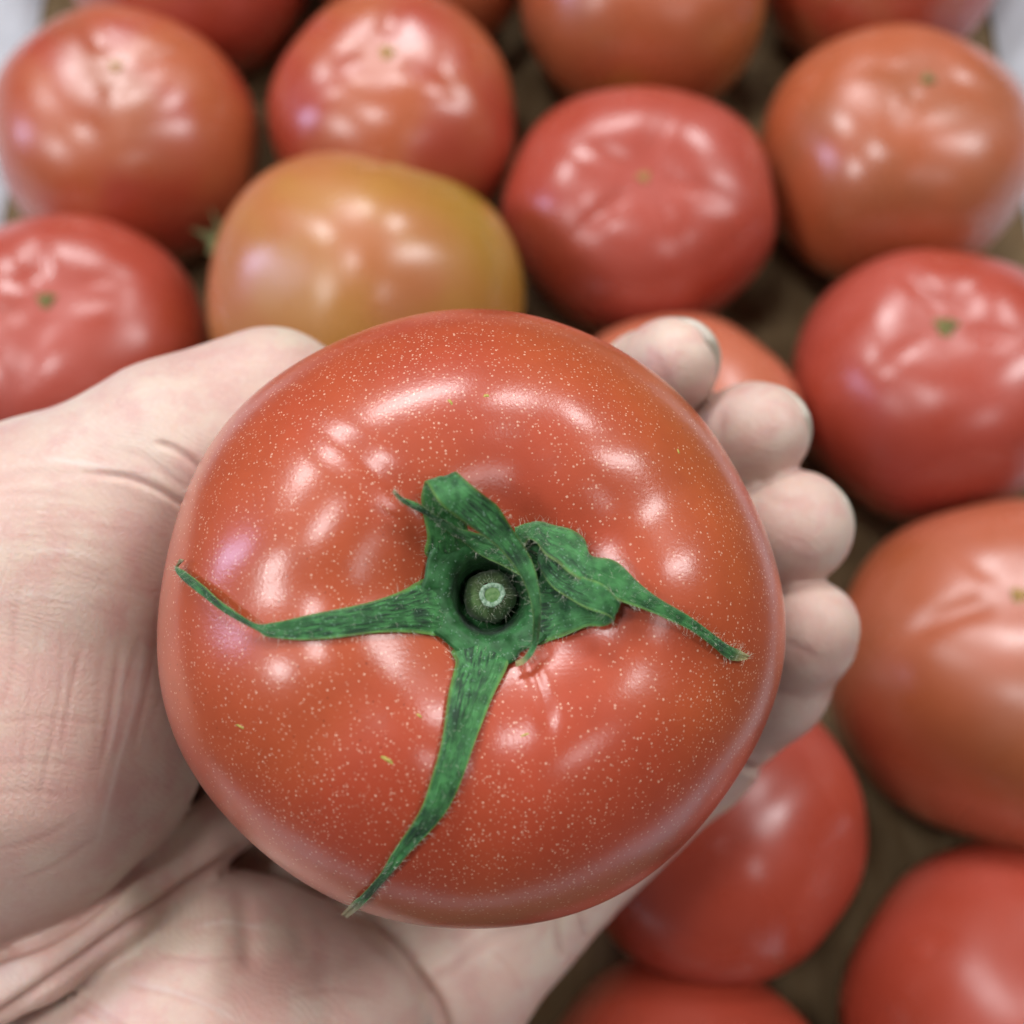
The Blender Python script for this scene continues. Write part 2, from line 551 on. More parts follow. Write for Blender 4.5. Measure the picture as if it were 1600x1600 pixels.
for i, (px, py, rp, flat, scar, cols, pleats, label) in enumerate(BOX_T):
    v = (800 - py) / 800 * K
    R = 38.0
    for _ in range(6):
        zc = R * flat * 0.97 + LIFT.get(i, 0.0)
        d = (CAM_H - zc) / (CT - v * ST)
        R = rp / 800 * K * d * 0.985
    cpos = q(px, py, d)
    view = -cpos / np.linalg.norm(cpos)
    ex = np.array([1, 0, 0]) - view[0] * view
    ex /= np.linalg.norm(ex)
    ey = np.cross(view, ex)
    ox, oy = (scar[0] - px) / rp / (0.5 + flat * .5), (py - scar[1]) / rp / (0.5 + flat * .5)
    oo = math.hypot(ox, oy)
    lim = .995 if i == 4 else .9
    if oo > lim:
        ox, oy = ox / oo * lim, oy / oo * lim
    ax = ox * ex + oy * ey + math.sqrt(max(0, 1 - ox * ox - oy * oy)) * view
    axw = RM @ ax
    r = np.random.default_rng(100 + i)
    grooves = []
    for k in range(pleats):
        grooves.append((6.283 * (k + r.uniform(-.3, .3)) / pleats + i, R * .22, R * r.uniform(.6, .95), r.uniform(.35, 1.0),
                        r.uniform(2.4, 4.2), r.uniform(-.4, .4)))
    kw = dict(R=R, H=R * flat, Hb=R * flat, dim=R * .065, dimw=R * .34, seed=200 + i,
              lobes=[(2, r.uniform(0, 6), .012), (3, r.uniform(0, 6), .014), (5, r.uniform(0, 6), .014), (7, r.uniform(0, 6), .010)],
              grooves=grooves, amp=.018)
    vs, fs, PS, AZ = tomato_grid(72, 120, **kw)
    Fm = frame(axw)
    cw = c2w(cpos)
    W = vs @ Fm.T
    if i == 5:                                   # a squat, pressed fruit
        eyw = RM @ ey
        W = W - np.outer(W @ eyw, eyw) * .09
        Fm = Fm - np.outer(eyw, eyw @ Fm) * .09
    W = W / 1000 + cw
    mat = tomato_material('tomato_skin', *cols, seed=i + 1.7, rough=.36, side=i == 4)
    o = mesh_obj('tomato', W, fs, mat, None, origin=cw)
    tag(o, label, 'tomato', 'tomatoes lying in the box')
    # corky stem scar in the hollow
    zt = vs[-2, 2]
    n = 14
    sv, sf = [], []
    prof = [(2.6, -.35), (2.1, .35), (1.35, .45), (1.0, .1), (0.0, .15)]
    for (rr, zz) in prof[:-1]:
        for k in range(n):
            a = 2 * math.pi * k / n
            jj = (1 + .22 * math.sin(3 * a + i) + .14 * math.sin(5 * a + 2 * i)) * (.62 + .12 * (i * 7 % 5))
            sv.append((rr * jj * math.cos(a), rr * jj * math.sin(a), zt + zz + .35))
    sv.append((0, 0, zt + .5))
    for a in range(len(prof) - 2):
        for k in range(n):
            sf.append([a * n + k, a * n + (k + 1) % n, (a + 1) * n + (k + 1) % n, (a + 1) * n + k])
    for k in range(n):
        sf.append([(len(prof) - 2) * n + k, (len(prof) - 2) * n + (k + 1) % n, len(sv) - 1])
    mesh_obj('stem_scar', (np.array(sv) @ Fm.T) / 1000 + cw, sf, M_SCAR if i in (3, 6, 7) else M_TAN, o)
    placed.append((cw * 1000, R, flat))
for i in range(len(placed)):
    for j in range(i):
        d = np.linalg.norm(placed[i][0] - placed[j][0])
        s = (placed[i][1] + placed[j][1]) * .95
        if d < s:
            print('overlap', i + 1, j + 1, round(s - d, 1))

# ------------------------------------------------------------------ the held tomato
HC = q(740, 958, 150)                       # centre, camera space
HAX = np.array([2.9, 4.2, 24.0])
HAX /= np.linalg.norm(HAX)
HF = frame(HAX)
D2 = math.radians
HKW = dict(R=40.6, H=33.0, Hb=31.0, dim=8.5, dimw=13.5, seed=11,
           lobes=[(2, 0.6, .006), (4, 0.15, .003), (3, 1.9, .005), (5, 0.3, .007), (7, 1.0, .005)], amp=.009, sq=.86,
           grooves=[(D2(136), 9, 40, .5, 2.2, .06), (D2(-62), 7, 19, .4, 1.0, -.5), (D2(-96), 8, 44, 1.4, 5.4, 0),
                    (D2(182), 8, 42, 1.1, 5.2, .1), (D2(28), 8, 42, 1.2, 5.4, 0), (D2(75), 7, 34, .5, 4.6, .2),
                    (D2(-20), 8, 42, 1.1, 5.2, 0), (D2(-140), 8, 38, .6, 5.0, 0)])


def hero_to_cam(p):
    return p @ HF.T + HC


PIT = (3.6, 5.2, 6.6)
hv, hf, HPS, HAZ = tomato_grid(220, 360, pit=PIT, **HKW)
sv_, sf_, _, _ = tomato_grid(110, 180, **HKW)
smooth_bvh = BVHTree.FromPolygons([tuple(p) for p in hero_to_cam(sv_)], sf_)
pit_bvh = BVHTree.FromPolygons([tuple(p) for p in hero_to_cam(hv)], hf)

hero = empty('tomato', c2w(HC))
tag(hero, 'big ripe orange red tomato with green calyx, held in the palm at the centre', 'tomato')
M_HERO = tomato_material('held_tomato_skin', (0.45, 0.070, 0.031), (0.46, 0.086, 0.030), (0.47, 0.135, 0.028), seed=0.4,
                         hero=True, rough=.42)
fruit = mesh_obj('fruit', c2w(hero_to_cam(hv)), hf, M_HERO, hero, origin=c2w(HC))
psi_all = np.concatenate([HPS.reshape(-1), [0, math.pi]])
az_all = np.concatenate([HAZ.reshape(-1), [0, 0]])
dots = np.clip((1.38 - psi_all) / 0.5, 0, 1) * np.clip((psi_all - .10) / .2, .7, 1)
dots *= 0.86 + 0.14 * np.sin(3 * az_all + 1)
unripe = np.exp(-((wrap(az_all - .35)) / .75) ** 2) * np.clip((psi_all - .5) / .5, 0, 1)
at_ = fruit.data.attributes.new('unripe', 'FLOAT', 'POINT')
at_.data.foreach_set('value', unripe.astype(np.float32))
at_ = fruit.data.attributes.new('dots', 'FLOAT', 'POINT')
at_.data.foreach_set('value', dots.astype(np.float32))


def on_tomato(px, py, h, bvh=smooth_bvh, fallback=150.0):
    """camera space point h mm above the tomato skin where pixel (px, py) meets it"""
    d = Vector(q(px, py, 1.0)).normalized()
    loc, nor, idx, dist = bvh.ray_cast(Vector((0, 0, 0)), d)
    if loc is None:
        loc, nor, idx, dist = bvh.find_nearest(Vector(q(px, py, fallback)))
        dep = -loc.z
        return q(px, py, dep - h)
    if nor.dot(d) > 0:
        nor = -nor
    return q(px, py, -loc.z - h)


def catmull(P, n):
    P = np.asarray(P, float)
    out = []
    m = len(P)
    for i in range(m - 1):
        p0, p1, p2, p3 = P[max(i - 1, 0)], P[i], P[i + 1], P[min(i + 2, m - 1)]
        for t in np.linspace(0, 1, n, endpoint=False):
            out.append(0.5 * ((2 * p1) + (-p0 + p2) * t + (2 * p0 - 5 * p1 + 4 * p2 - p3) * t * t + (-p0 + 3 * p1 - 3 * p2 + p3) * t ** 3))
    out.append(P[-1])
    return np.array(out)


HAIRS = []            # (root, direction, length) in camera mm


def ribbon(name, pairs, mat, parent, cup=0.12, thick=0.42, nacross=9, tipfade=True, rough=.16, seed=1, hairs=True):
    """a leaf blade from pairs of edge points (Lx, Ly, Lh, Rx, Ry, Rh): pixels and mm above the skin"""
    L = np.array([on_tomato(a, b, h) for a, b, h, *_ in pairs])
    Rr = np.array([on_tomato(a, b, h) for _, _, _, a, b, h in pairs])
    L, Rr = catmull(L, 6), catmull(Rr, 6)
    m = len(L)
    r = np.random.default_rng(seed)
    T = np.gradient((L + Rr) / 2, axis=0)
    Wd = Rr - L
    N = np.cross(T, Wd)
    N /= np.linalg.norm(N, axis=1)[:, None] + 1e-9
    for k in range(1, m):                     # keep the side consistent round folds
        if np.dot(N[k], N[k - 1]) < 0:
            N[k] = -N[k]
    if N[0][2] < 0:
        N = -N
    width = np.linalg.norm(Wd, axis=1)
    ph = r.uniform(0, 6.28, 6)
    rows = []
    for i in range(m):
        s = i / (m - 1)
        for j in range(nacross):
            v = j / (nacross - 1)
            bow = 4 * v * (1 - v)
            off = cup * width[i] * (bow - 1) * 1.0
            off += rough * math.sin(9 * s * 3 + ph[0] + 3 * v) * .5 + rough * math.sin(23 * s + 7 * v + ph[1]) * .4
            off -= 0.12 * math.exp(-((v - .5) / .09) ** 2)          # mid vein
            e = 1 + .05 * math.sin(31 * s + ph[2]) * (abs(v - .5) * 2)
            rows.append(L[i] + Wd[i] * (0.5 + (v - .5) * e) + N[i] * off)
    rows = np.array(rows)
    Nn = np.repeat(N, nacross, axis=0)
    vv = np.tile(np.linspace(0, 1, nacross), m)
    th = thick * (0.35 + 0.65 * np.sqrt(np.clip(4 * vv * (1 - vv), 0, 1)))
    th = th * np.repeat(np.clip(width / 2.0, .5, 1), nacross)
    topv = rows
    botv = rows - Nn * th[:, None]
    V = np.vstack([topv, botv])
    off = len(topv)
    F = []
    ix = lambda i, j: i * nacross + j
    for i in range(m - 1):
        for j in range(nacross - 1):
            F.append([ix(i, j), ix(i, j + 1), ix(i + 1, j + 1), ix(i + 1, j)])
            F.append([off + ix(i, j), off + ix(i + 1, j), off + ix(i + 1, j + 1), off + ix(i, j + 1)])
        for j in (0, nacross - 1):
            F.append([ix(i, j), ix(i + 1, j), off + ix(i + 1, j), off + ix(i, j)])
    for i in (0, m - 1):
        for j in range(nacross - 1):
            F.append([ix(i, j), ix(i, j + 1), off + ix(i, j + 1), off + ix(i, j)])
    o = mesh_obj(name, c2w(V), F, mat, parent)
    ss = np.repeat(np.linspace(0, 1, m), nacross)
    cumlen = np.concatenate([[0], np.cumsum(np.linalg.norm(np.diff((L + Rr) / 2, axis=0), axis=1))])
    su = np.repeat(cumlen / 10.0, nacross)
    for nm, arr in (('su', np.tile(su, 2)), ('sv', np.tile(vv, 2)), ('tip', np.tile(ss if tipfade else ss * 0, 2))):
        a = o.data.attributes.new(nm, 'FLOAT', 'POINT')
        a.data.foreach_set('value', arr.astype(np.float32))
    if hairs:
        for k in range(int(m * 1.5)):
            i = r.integers(0, m)
            side = r.choice([-1, 1])
            j = 0 if side < 0 else nacross - 1
            d = Wd[i] / (width[i] + 1e-6) * side
            d = d + r.normal(size=3) * .35 + N[i] * r.uniform(-.1, .7)
            HAIRS.append((V[ix(i, j)], d / np.linalg.norm(d), r.uniform(.35, 1.5)))
        for k in range(int(m * 1.6)):
            i, j = r.integers(0, m), r.integers(1, nacross - 1)
            d = N[i] * .6 + r.normal(size=3) * .6
            HAIRS.append((V[ix(i, j)], d / np.linalg.norm(d), r.uniform(.25, .9)))
    return o


G1, G2, GD = srgb(30, 82, 38), srgb(76, 146, 80), srgb(10, 28, 24)
M_LEAF = [leaf_material('sepal_green', G1, G2, GD, s * 1.3) for s in range(5)]
M_DISC = leaf_material('calyx_green', srgb(30, 78, 36), srgb(58, 120, 66), srgb(12, 34, 26), 9.1)

# calyx disc: a lobed plate that dips into the hollow round the stalk
CX, CY = 765, 931
outer = [(663, 903), (666, 880), (674, 858), (700, 842), (745, 842), (790, 836), (830, 824), (868, 832), (888, 868), (880, 920), (866, 960), (850, 1000),
         (815, 1018), (800, 1036), (752, 1046), (709, 1014), (690, 998), (673, 984), (660, 952), (655, 926)]
oc = catmull(np.array(outer + outer[:1], float), 6)[:-1]
rings = [1.0, .93, .85, .77, .69, .61, .55, .49, .43, .37, .31, .25]
dv, df = [], []
no = len(oc)
for k, t in enumerate(rings):
    for (x, y) in oc:
        fx, fy = CX + (x - CX) * t, CY + (y - CY) * t
        dv.append(on_tomato(fx, fy, (.55 if k else .4) + .12 * math.sin(fx * .11) * math.sin(fy * .13), pit_bvh))
for k in range(len(rings) - 1):
    for i in range(no):
        df.append([k * no + i, k * no + (i + 1) % no, (k + 1) * no + (i + 1) % no, (k + 1) * no + i])
calyx = mesh_obj('calyx', c2w(np.array(dv)), df, M_DISC, hero)
sol = calyx.modifiers.new('thickness', 'SOLIDIFY')
sol.thickness = .0003
sol.offset = -1
for nm, val in (('su', None), ('sv', .5), ('tip', 0.0)):
    a = calyx.data.attributes.new(nm, 'FLOAT', 'POINT')
    arr = np.repeat(np.array(rings), no) if val is None else np.full(len(dv), val)
    a.data.foreach_set('value', arr.astype(np.float32))
r_ = np.random.default_rng(5)
for k in range(420):
    i = r_.integers(0, len(dv))
    d = np.array([0, 0, 1.0]) * .7 + r_.normal(size=3) * .5
    HAIRS.append((dv[i], d / np.linalg.norm(d), r_.uniform(.2, .7)))

S_LEFT = [(694, 895, .3, 700, 985, .3), (668, 898, .6, 706, 1008, .6), (652, 908, .8, 690, 996, .8), (634, 922, .9, 655, 987, .9), (594, 934, .9, 603, 988, .9), (531, 950, .8, 531, 995, .8),
          (469, 964, .8, 469, 999, .8), (425, 972, 1.1, 421, 996, 1.1), (396, 973, 1.5, 401, 985, 1.5), (353, 946, 2.0, 351, 959, 1.6),
          (319, 918, 2.4, 308, 926, 2.0), (287, 894, 2.6, 281, 903, 2.2), (276, 885, 3.0, 271, 890, 2.8), (284, 876, 3.4, 281, 873, 3.4)]
S_DOWN = [(722, 1000, .3, 805, 1000, .3), (709, 1012, .7, 808, 1014, .7), (709, 1022, .9, 801, 1026, .9), (710, 1037, 1.0, 795, 1040, 1.0), (703, 1084, 1.0, 771, 1084, 1.0), (693, 1141, .9, 751, 1141, .9),
          (681, 1197, .9, 731, 1194, .9), (667, 1245, .9, 706, 1255, .9), (647, 1284, 1.0, 685, 1288, 1.0), (613, 1335, 1.1, 637, 1335, 1.1),
          (596, 1363, 1.2, 615, 1363, 1.2), (566, 1398, 1.6, 582, 1400, 1.6), (549, 1414, 2.2, 562, 1418, 2.2), (533, 1429, 3.4, 542, 1435, 3.4)]
S_FOLD = [(690, 885, .3, 750, 862, .3), (668, 870, .8, 744, 852, .9), (668, 843, 1.2, 738, 842, 1.4), (661, 805, 1.6, 730, 818, 1.9), (660, 778, 2.4, 724, 790, 2.6), (666, 760, 3.4, 713, 743, 3.2),
          (680, 782, 5.4, 738, 763, 5.2), (708, 803, 5.6, 770, 786, 5.4), (745, 830, 5.8, 794, 816, 5.5), (778, 858, 5.9, 815, 848, 5.5),
          (804, 888, 5.7, 830, 880, 5.4), (822, 920, 5.4, 841, 920, 5.2), (831, 962, 4.8, 845, 962, 4.6), (831, 997, 3.0, 842, 996, 2.8),
          (826, 1016, 2.4, 834, 1022, 2.2), (816, 1029, 2.0, 820, 1038, 1.8), (805, 1034, 1.8, 806, 1042, 1.6)]
S_BACK = [(842, 862, 1.2, 838, 912, 1.2), (810, 850, 2.0, 815, 897, 2.2), (775, 840, 2.6, 785, 884, 2.8), (740, 832, 2.9, 750, 866, 3.1), (710, 821, 3.1, 725, 848, 3.3),
          (682, 805, 3.1, 700, 832, 3.3), (657, 791, 3.0, 675, 813, 3.0), (632, 779, 2.8, 650, 798, 2.8), (621, 770, 2.8, 627, 784, 2.8), (616, 765, 3.0, 614, 769, 3.0)]
S_LOW = [(835, 905, .3, 822, 1000, .3), (848, 904, .8, 842, 1008, .8), (876, 908, 1.2, 870, 994, 1.2), (915, 915, 1.8, 910, 981, 1.6), (948, 925, 2.4, 938, 978, 2.0),
         (963, 938, 3.0, 955, 970, 2.8), (945, 916, 3.8, 940, 958, 3.8), (915, 902, 4.0, 905, 945, 4.0), (884, 886, 3.6, 872, 922, 3.6), (862, 868, 2.6, 850, 896, 2.6), (848, 856, 1.4, 842, 880, 1.4)]
S_TAIL = [(802, 824, .9, 812, 866, 1.6), (820, 815, 1.2, 822, 842, 3.2), (840, 811, 1.3, 840, 846, 4.3), (865, 817, 1.3, 856, 866, 4.8), (892, 822, 1.4, 874, 878, 5.0),
          (914, 838, 1.8, 892, 891, 5.1), (924, 864, 3.0, 912, 906, 4.8), (954, 871, 2.8, 938, 921, 3.9), (974, 884, 2.2, 966, 935, 2.9), (999, 908, 1.7, 1006, 951, 2.0),
          (1031, 934, 1.5, 1045, 968, 1.6), (1076, 962, 1.3, 1081, 985, 1.3), (1115, 990, 1.1, 1110, 1007, 1.1), (1140, 1008, 1.1, 1136, 1028, 1.1),
          (1158, 1017, 1.2, 1152, 1033, 1.2), (1172, 1025, 1.5, 1168, 1030, 1.5)]
for k, (nm, pr, cup) in enumerate((('left', S_LEFT, .07), ('down', S_DOWN, .06), ('fold', S_FOLD, .12), ('low', S_LOW, .10),
                                   ('tail', S_TAIL, .10))):
    ribbon('sepal', pr, M_LEAF[k], calyx, cup=cup, seed=20 + k, tipfade=nm != 'low')
ribbon('sepal', S_BACK, M_LEAF[2], calyx, cup=.10, seed=31)

# stalk stub standing in the hollow
M_STEM = leaf_material('stalk_green', srgb(88, 124, 72), srgb(136, 166, 110), srgb(60, 72, 44), 4.4)
M_CUT = simple_material('cut_ring', srgb(100, 140, 104), srgb(186, 212, 186), 2600, .6, .0002)
M_PITH = simple_material('pith', srgb(86, 130, 70), srgb(126, 160, 104), 1800, .7, .0002)
p_top = on_tomato(769, 929, 0.2)
p_bot = on_tomato(762, 934, -8.5)
ax_s = p_top - p_bot
Ls = np.linalg.norm(ax_s)
FS = frame(ax_s)
prof = [(3.4, 0), (3.3, .18), (3.15, .34), (3.1, .50), (3.05, .62), (2.85, .74), (2.5, .83), (2.05, .90), (1.68, .96), (1.45, 1.0)]
n = 40
sv, sf = [], []
for (rr, t) in prof:
    for k in range(n):
        a = 2 * math.pi * k / n
        jj = 1 + .04 * math.sin(5 * a + t * 3) + .025 * math.sin(11 * a + 9 * t)
        sv.append(p_bot + FS @ np.array([rr * jj * math.cos(a), rr * jj * math.sin(a), Ls * t]))
for a in range(len(prof) - 1):
    for k in range(n):
        sf.append([a * n + k, a * n + (k + 1) % n, (a + 1) * n + (k + 1) % n, (a + 1) * n + k])
stem = mesh_obj('stalk', c2w(np.array(sv)), sf, M_STEM, hero)
for nm, val in (('su', 0.3), ('sv', .5), ('tip', 0.0)):
    a = stem.data.attributes.new(nm, 'FLOAT', 'POINT')
    a.data.foreach_set('value', np.full(len(sv), val, np.float32))


def disc_rings(name, prof, mat, parent, close=True):
    sv, sf = [], []
    for (rr, z) in prof:
        for k in range(n):
            a = 2 * math.pi * k / n
            jj = 1 + .05 * math.sin(2 * a + .6) + .03 * math.sin(3 * a) + .02 * math.sin(8 * a + 1) + .02 * math.sin(17 * a)
            sv.append(p_bot + FS @ np.array([rr * jj * math.cos(a), rr * jj * math.sin(a), Ls + z]))
    for a in range(len(prof) - 1):
        for k in range(n):
            sf.append([a * n + k, a * n + (k + 1) % n, (a + 1) * n + (k + 1) % n, (a + 1) * n + k])
    if close:
        sv.append(p_bot + FS @ np.array([0, 0, Ls + prof[-1][1] + .02]))
        for k in range(n):
            sf.append([(len(prof) - 1) * n + k, (len(prof) - 1) * n + (k + 1) % n, len(sv) - 1])
    return mesh_obj(name, c2w(np.array(sv)), sf, mat, parent)


disc_rings('cut_ring', [(1.47, -.12), (1.40, .07), (1.15, .12), (.9, .06), (.84, -.12)], M_CUT, stem, close=False)
disc_rings('pith', [(.86, -.05), (.55, -.02), (.2, .03)], M_PITH, stem)
for k in range(190):
    i = r_.integers(n * 2, len(sv))
    cax = p_bot + ax_s * np.dot(sv[i] - p_bot, ax_s) / Ls ** 2
    d = sv[i] - cax
    d = d / (np.linalg.norm(d) + 1e-6) + r_.normal(size=3) * .3 + np.array([0, 0, .25])
    HAIRS.append((sv[i], d / np.linalg.norm(d), r_.uniform(.25, .6) if k > 16 else r_.uniform(1.0, 1.6)))

# small greenish corky marks in the skin
M_MARK = simple_material('corky_mark', srgb(196, 170, 90), srgb(140, 140, 60), 2500, .7, .0001)
for (mx, my, ln, wd, ang) in ((605, 1187, 26, 9, .55), (820, 1148, 16, 5, -.35), (655, 1118, 11, 6, .6), (760, 618, 10, 7, 0), (704, 628, 12, 6, .9),
                              (1060, 705, 9, 4, 1.2), (375, 1135, 16, 5, .5)):
    mv, mf = [], []
    nn = 12
    for k in range(nn):
        a = 2 * math.pi * k / nn
        u, w = ln / 2 * math.cos(a) * (1 + .2 * math.sin(3 * a)), wd / 2 * math.sin(a) * (1 + .3 * math.cos(2 * a))
        mv.append(on_tomato(mx + u * math.cos(ang) - w * math.sin(ang), my + u * math.sin(ang) + w * math.cos(ang), -.02, pit_bvh))
    mv.append(on_tomato(mx, my, .14, pit_bvh))
    for k in range(nn):
        mf.append([k, (k + 1) % nn, nn])
    mesh_obj('corky_mark', c2w(np.array(mv)), mf, M_MARK, fruit)

# hairs of calyx and stalk, one fuzz
M_HAIR = simple_material('plant_hair', srgb(205, 210, 185), srgb(225, 225, 205), 500, .5)
hvv, hff = [], []
for (p, d, ln) in HAIRS:
    a = np.cross(d, [0.3, 0.5, 0.8])
    a /= np.linalg.norm(a) + 1e-9
    b = np.cross(d, a)
    w = .011 + .006 * r_.random()
    bend = a * r_.uniform(-.5, .5) + b * r_.uniform(-.5, .5)
    base = len(hvv)
    for (t, ws) in ((0, 1), (.5, .75)):
        c = np.asarray(p) + d * ln * t + bend * ln * t * t
        for g in range(3):
            an = 2.094 * g
            hvv.append(c + (a * math.cos(an) + b * math.sin(an)) * w * ws)
    hvv.append(np.asarray(p) + d * ln + bend * ln)
    for g in range(3):
        g2 = (g + 1) % 3
        hff.append([base + g, base + g2, base + 3 + g2, base + 3 + g])
        hff.append([base + 3 + g, base + 3 + g2, base + 6])
fuzz = mesh_obj('hair', c2w(np.array(hvv)), hff, M_HAIR, calyx)
fuzz['kind'] = 'stuff'

# ------------------------------------------------------------------ the hand
HS = 0.9                                    # voxel, mm
lo = np.array([-128., -128., -232.])
hi = np.array([78., 50., -118.])
dims = np.ceil((hi - lo) / HS).astype(int)
gx = (lo[0] + HS * np.arange(dims[0])).astype(np.float32)[:, None, None]
gy = (lo[1] + HS * np.arange(dims[1])).astype(np.float32)[None, :, None]
gz = (lo[2] + HS * np.arange(dims[2])).astype(np.float32)[None, None, :]
F = np.full(tuple(dims), 60.0, np.float32)


def region(pts, rad, k):
    pts = np.array(pts)
    a = np.clip(((pts.min(0) - rad - k - 6 - lo) / HS).astype(int), 0, dims)
    b = np.clip(((pts.max(0) + rad + k + 6 - lo) / HS).astype(int) + 1, 0, dims)
    return tuple(slice(int(x), int(y)) for x, y in zip(a, b))


def smin(a, b, k):
    h = np.clip(0.5 + 0.5 * (b - a) / k, 0, 1)
    return b * (1 - h) + a * h - k * h * (1 - h)


def chain(F, pts, k, kin=6.0):
    """tapered limb through (px, py, depth, radius mm) joints, blended into F with radius k"""
    P = [q(a, b, c) for a, b, c, _ in pts]
    Rr = [p[3] for p in pts]
    sl = region(P, max(Rr), max(k, kin))
    X, Y, Z = gx[sl[0]], gy[:, sl[1]], gz[:, :, sl[2]]
    acc = None
    for (p, r0), (p1, r1) in zip(zip(P[:-1], Rr[:-1]), zip(P[1:], Rr[1:])):
        ba = p1 - p
        bb = float(np.dot(ba, ba))
        t = np.clip(((X - p[0]) * ba[0] + (Y - p[1]) * ba[1] + (Z - p[2]) * ba[2]) / bb, 0, 1)
        dx, dy, dz = X - p[0] - t * ba[0], Y - p[1] - t * ba[1], Z - p[2] - t * ba[2]
        d = np.sqrt(dx * dx + dy * dy + dz * dz) - (r0 + (r1 - r0) * t)
        acc = d if acc is None else smin(acc, d, kin)
    F[sl] = smin(F[sl], acc.astype(np.float32), k)


# metacarpals and wrist (behind the tomato)
WR = (-330, 1560, 208, 24)
chain(F, [WR, (300, 1150, 212, 15), (760, 760, 204, 11)], 8)
chain(F, [WR, (300, 1250, 213, 15), (820, 900, 206, 11)], 10)
chain(F, [WR, (350, 1350, 212, 15), (850, 1060, 206, 11)], 10)
chain(F, [WR, (350, 1520, 208, 16), (700, 1545, 203, 13.5), (890, 1375, 200, 10)], 10)
# fingers
FING = [
    [(760, 760, 204, 11), (925, 665, 202, 9), (1012, 594, 192, 8), (1054, 566, 181, 7.0)],
    [(820, 900, 206, 11), (1010, 765, 206, 9.2), (1115, 700, 193, 8.6), (1187, 675, 180, 7.7)],
    [(850, 1060, 206, 10.5), (1050, 905, 206, 9), (1172, 842, 191, 9.2), (1243, 823, 179, 8.8)],
    [(890, 1375, 200, 10), (1096, 1186, 199, 8.8), (1206, 1074, 188, 8.5), (1264, 982, 178, 7.4)],
]
for f in FING:
    g = list(f)
    (x0, y0, d0, _), (x1, y1, d1, r1) = f[2], f[3]
    ux, uy, ud = x1 - x0, y1 - y0, d1 - d0
    ln = np.linalg.norm(q(x1, y1, d1) - q(x0, y0, d0))
    a, b = -1.2 / ln, 1.2 / ln
    g[3] = (x1 + ux * a, y1 + uy * a, d1 + ud * a, r1 * 1.02)
    g.append((x1 + ux * b, y1 + uy * b, d1 + ud * b, r1 * .87))
    chain(F, g, .7, 4.0)
# thumb, thenar
G = np.full(tuple(dims), 60.0, np.float32)
chain(G, [(-330, 1480, 195, 27), (5, 1130, 170, 29), (70, 920, 168, 22)], 8, 8)
chain(G, [(-300, 990, 186, 22), (90, 868, 168, 19.8), (285, 722, 169, 14.4), (428, 636, 174, 10.6), (540, 650, 190, 8)], 7, 8)
F = smin(F, G, 4.0)
# heel of the hand
G[...] = 60
chain(G, [(-330, 1950, 196, 26), (100, 1765, 182, 25), (345, 1626, 179, 25.2), (498, 1602, 183, 17.2)], 8, 9)
F = smin(F, G, 1.6)
# roll of skin between the two creases of the palm
G[...] = 60
chain(G, [(372, 1268, 190, 6), (300, 1325, 179, 5.4), (190, 1428, 166, 4.6), (70, 1512, 161, 4.4), (-80, 1590, 160, 5)], 3, 3)
F = smin(F, G, 1.3)
del G
# keep the skin pressed against, not through, the tomato
cx, cy, cz = HC
lx = (gx - cx) * HF[0, 0] + (gy - cy) * HF[1, 0] + (gz - cz) * HF[2, 0]
ly = (gx - cx) * HF[0, 1] + (gy - cy) * HF[1, 1] + (gz - cz) * HF[2, 1]
lz = (gx - cx) * HF[0, 2] + (gy - cy) * HF[1, 2] + (gz - cz) * HF[2, 2]
ell = np.sqrt((lx / 42.0) ** 2 + (ly / 42.0) ** 2 + (lz / 32.0) ** 2)
ell = ((ell - 1) * 36).astype(np.float32)
F = -smin(-F, ell + 0.4, 1.0)
del lx, ly, lz, ell


def surface_nets(F, lo, h):
    s = F < 0
    nx, ny, nz = F.shape
    c = [s[i:nx - 1 + i, j:ny - 1 + j, k:nz - 1 + k] for i in (0, 1) for j in (0, 1) for k in (0, 1)]
    anyi = np.logical_or.reduce(c)
    alli = np.logical_and.reduce(c)
    act = anyi & ~alli
    I, J, Kk = np.nonzero(act)
    idx = -np.ones(act.shape, np.int64)
    idx[I, J, Kk] = np.arange(len(I))
    acc = np.zeros((len(I), 3))
    cnt = np.zeros(len(I))
    corners = [(i, j, k) for i in (0, 1) for j in (0, 1) for k in (0, 1)]
    for a in corners:
        for ax in range(3):
            if a[ax]:
                continue
            b = list(a)
            b[ax] = 1
            fa = F[I + a[0], J + a[1], Kk + a[2]]
            fb = F[I + b[0], J + b[1], Kk + b[2]]
            m = (fa < 0) != (fb < 0)
            t = np.where(m, fa / np.where(m, fa - fb, 1), 0)
            p = np.tile(np.array(a, float), (len(I), 1))
            p[:, ax] = t
            acc += np.where(m[:, None], p, 0)
            cnt += m
    V = (np.stack([I, J, Kk], 1) + acc / cnt[:, None]) * h + lo
    quads = []
    for ax in range(3):
        sl0 = [slice(None)] * 3
        sl1 = [slice(None)] * 3
        sl0[ax], sl1[ax] = slice(0, -1), slice(1, None)
        a, b = s[tuple(sl0)], s[tuple(sl1)]
        X = np.stack(np.nonzero(a != b), 1)
        o1, o2 = [x for x in range(3) if x != ax]
        X = X[(X[:, o1] > 0) & (X[:, o2] > 0) & (X[:, o1] < F.shape[o1] - 1) & (X[:, o2] < F.shape[o2] - 1)]
        inside = a[tuple(X.T)]
        e1 = np.eye(3, dtype=int)[o1]
        e2 = np.eye(3, dtype=int)[o2]
        g = lambda P: idx[tuple(P.T)]
        qd = np.stack([g(X), g(X - e1), g(X - e1 - e2), g(X - e2)], 1)
        flip = inside if ax != 1 else ~inside
        qd[flip] = qd[flip][:, ::-1]
        quads.append(qd)
    return V, np.vstack(quads)


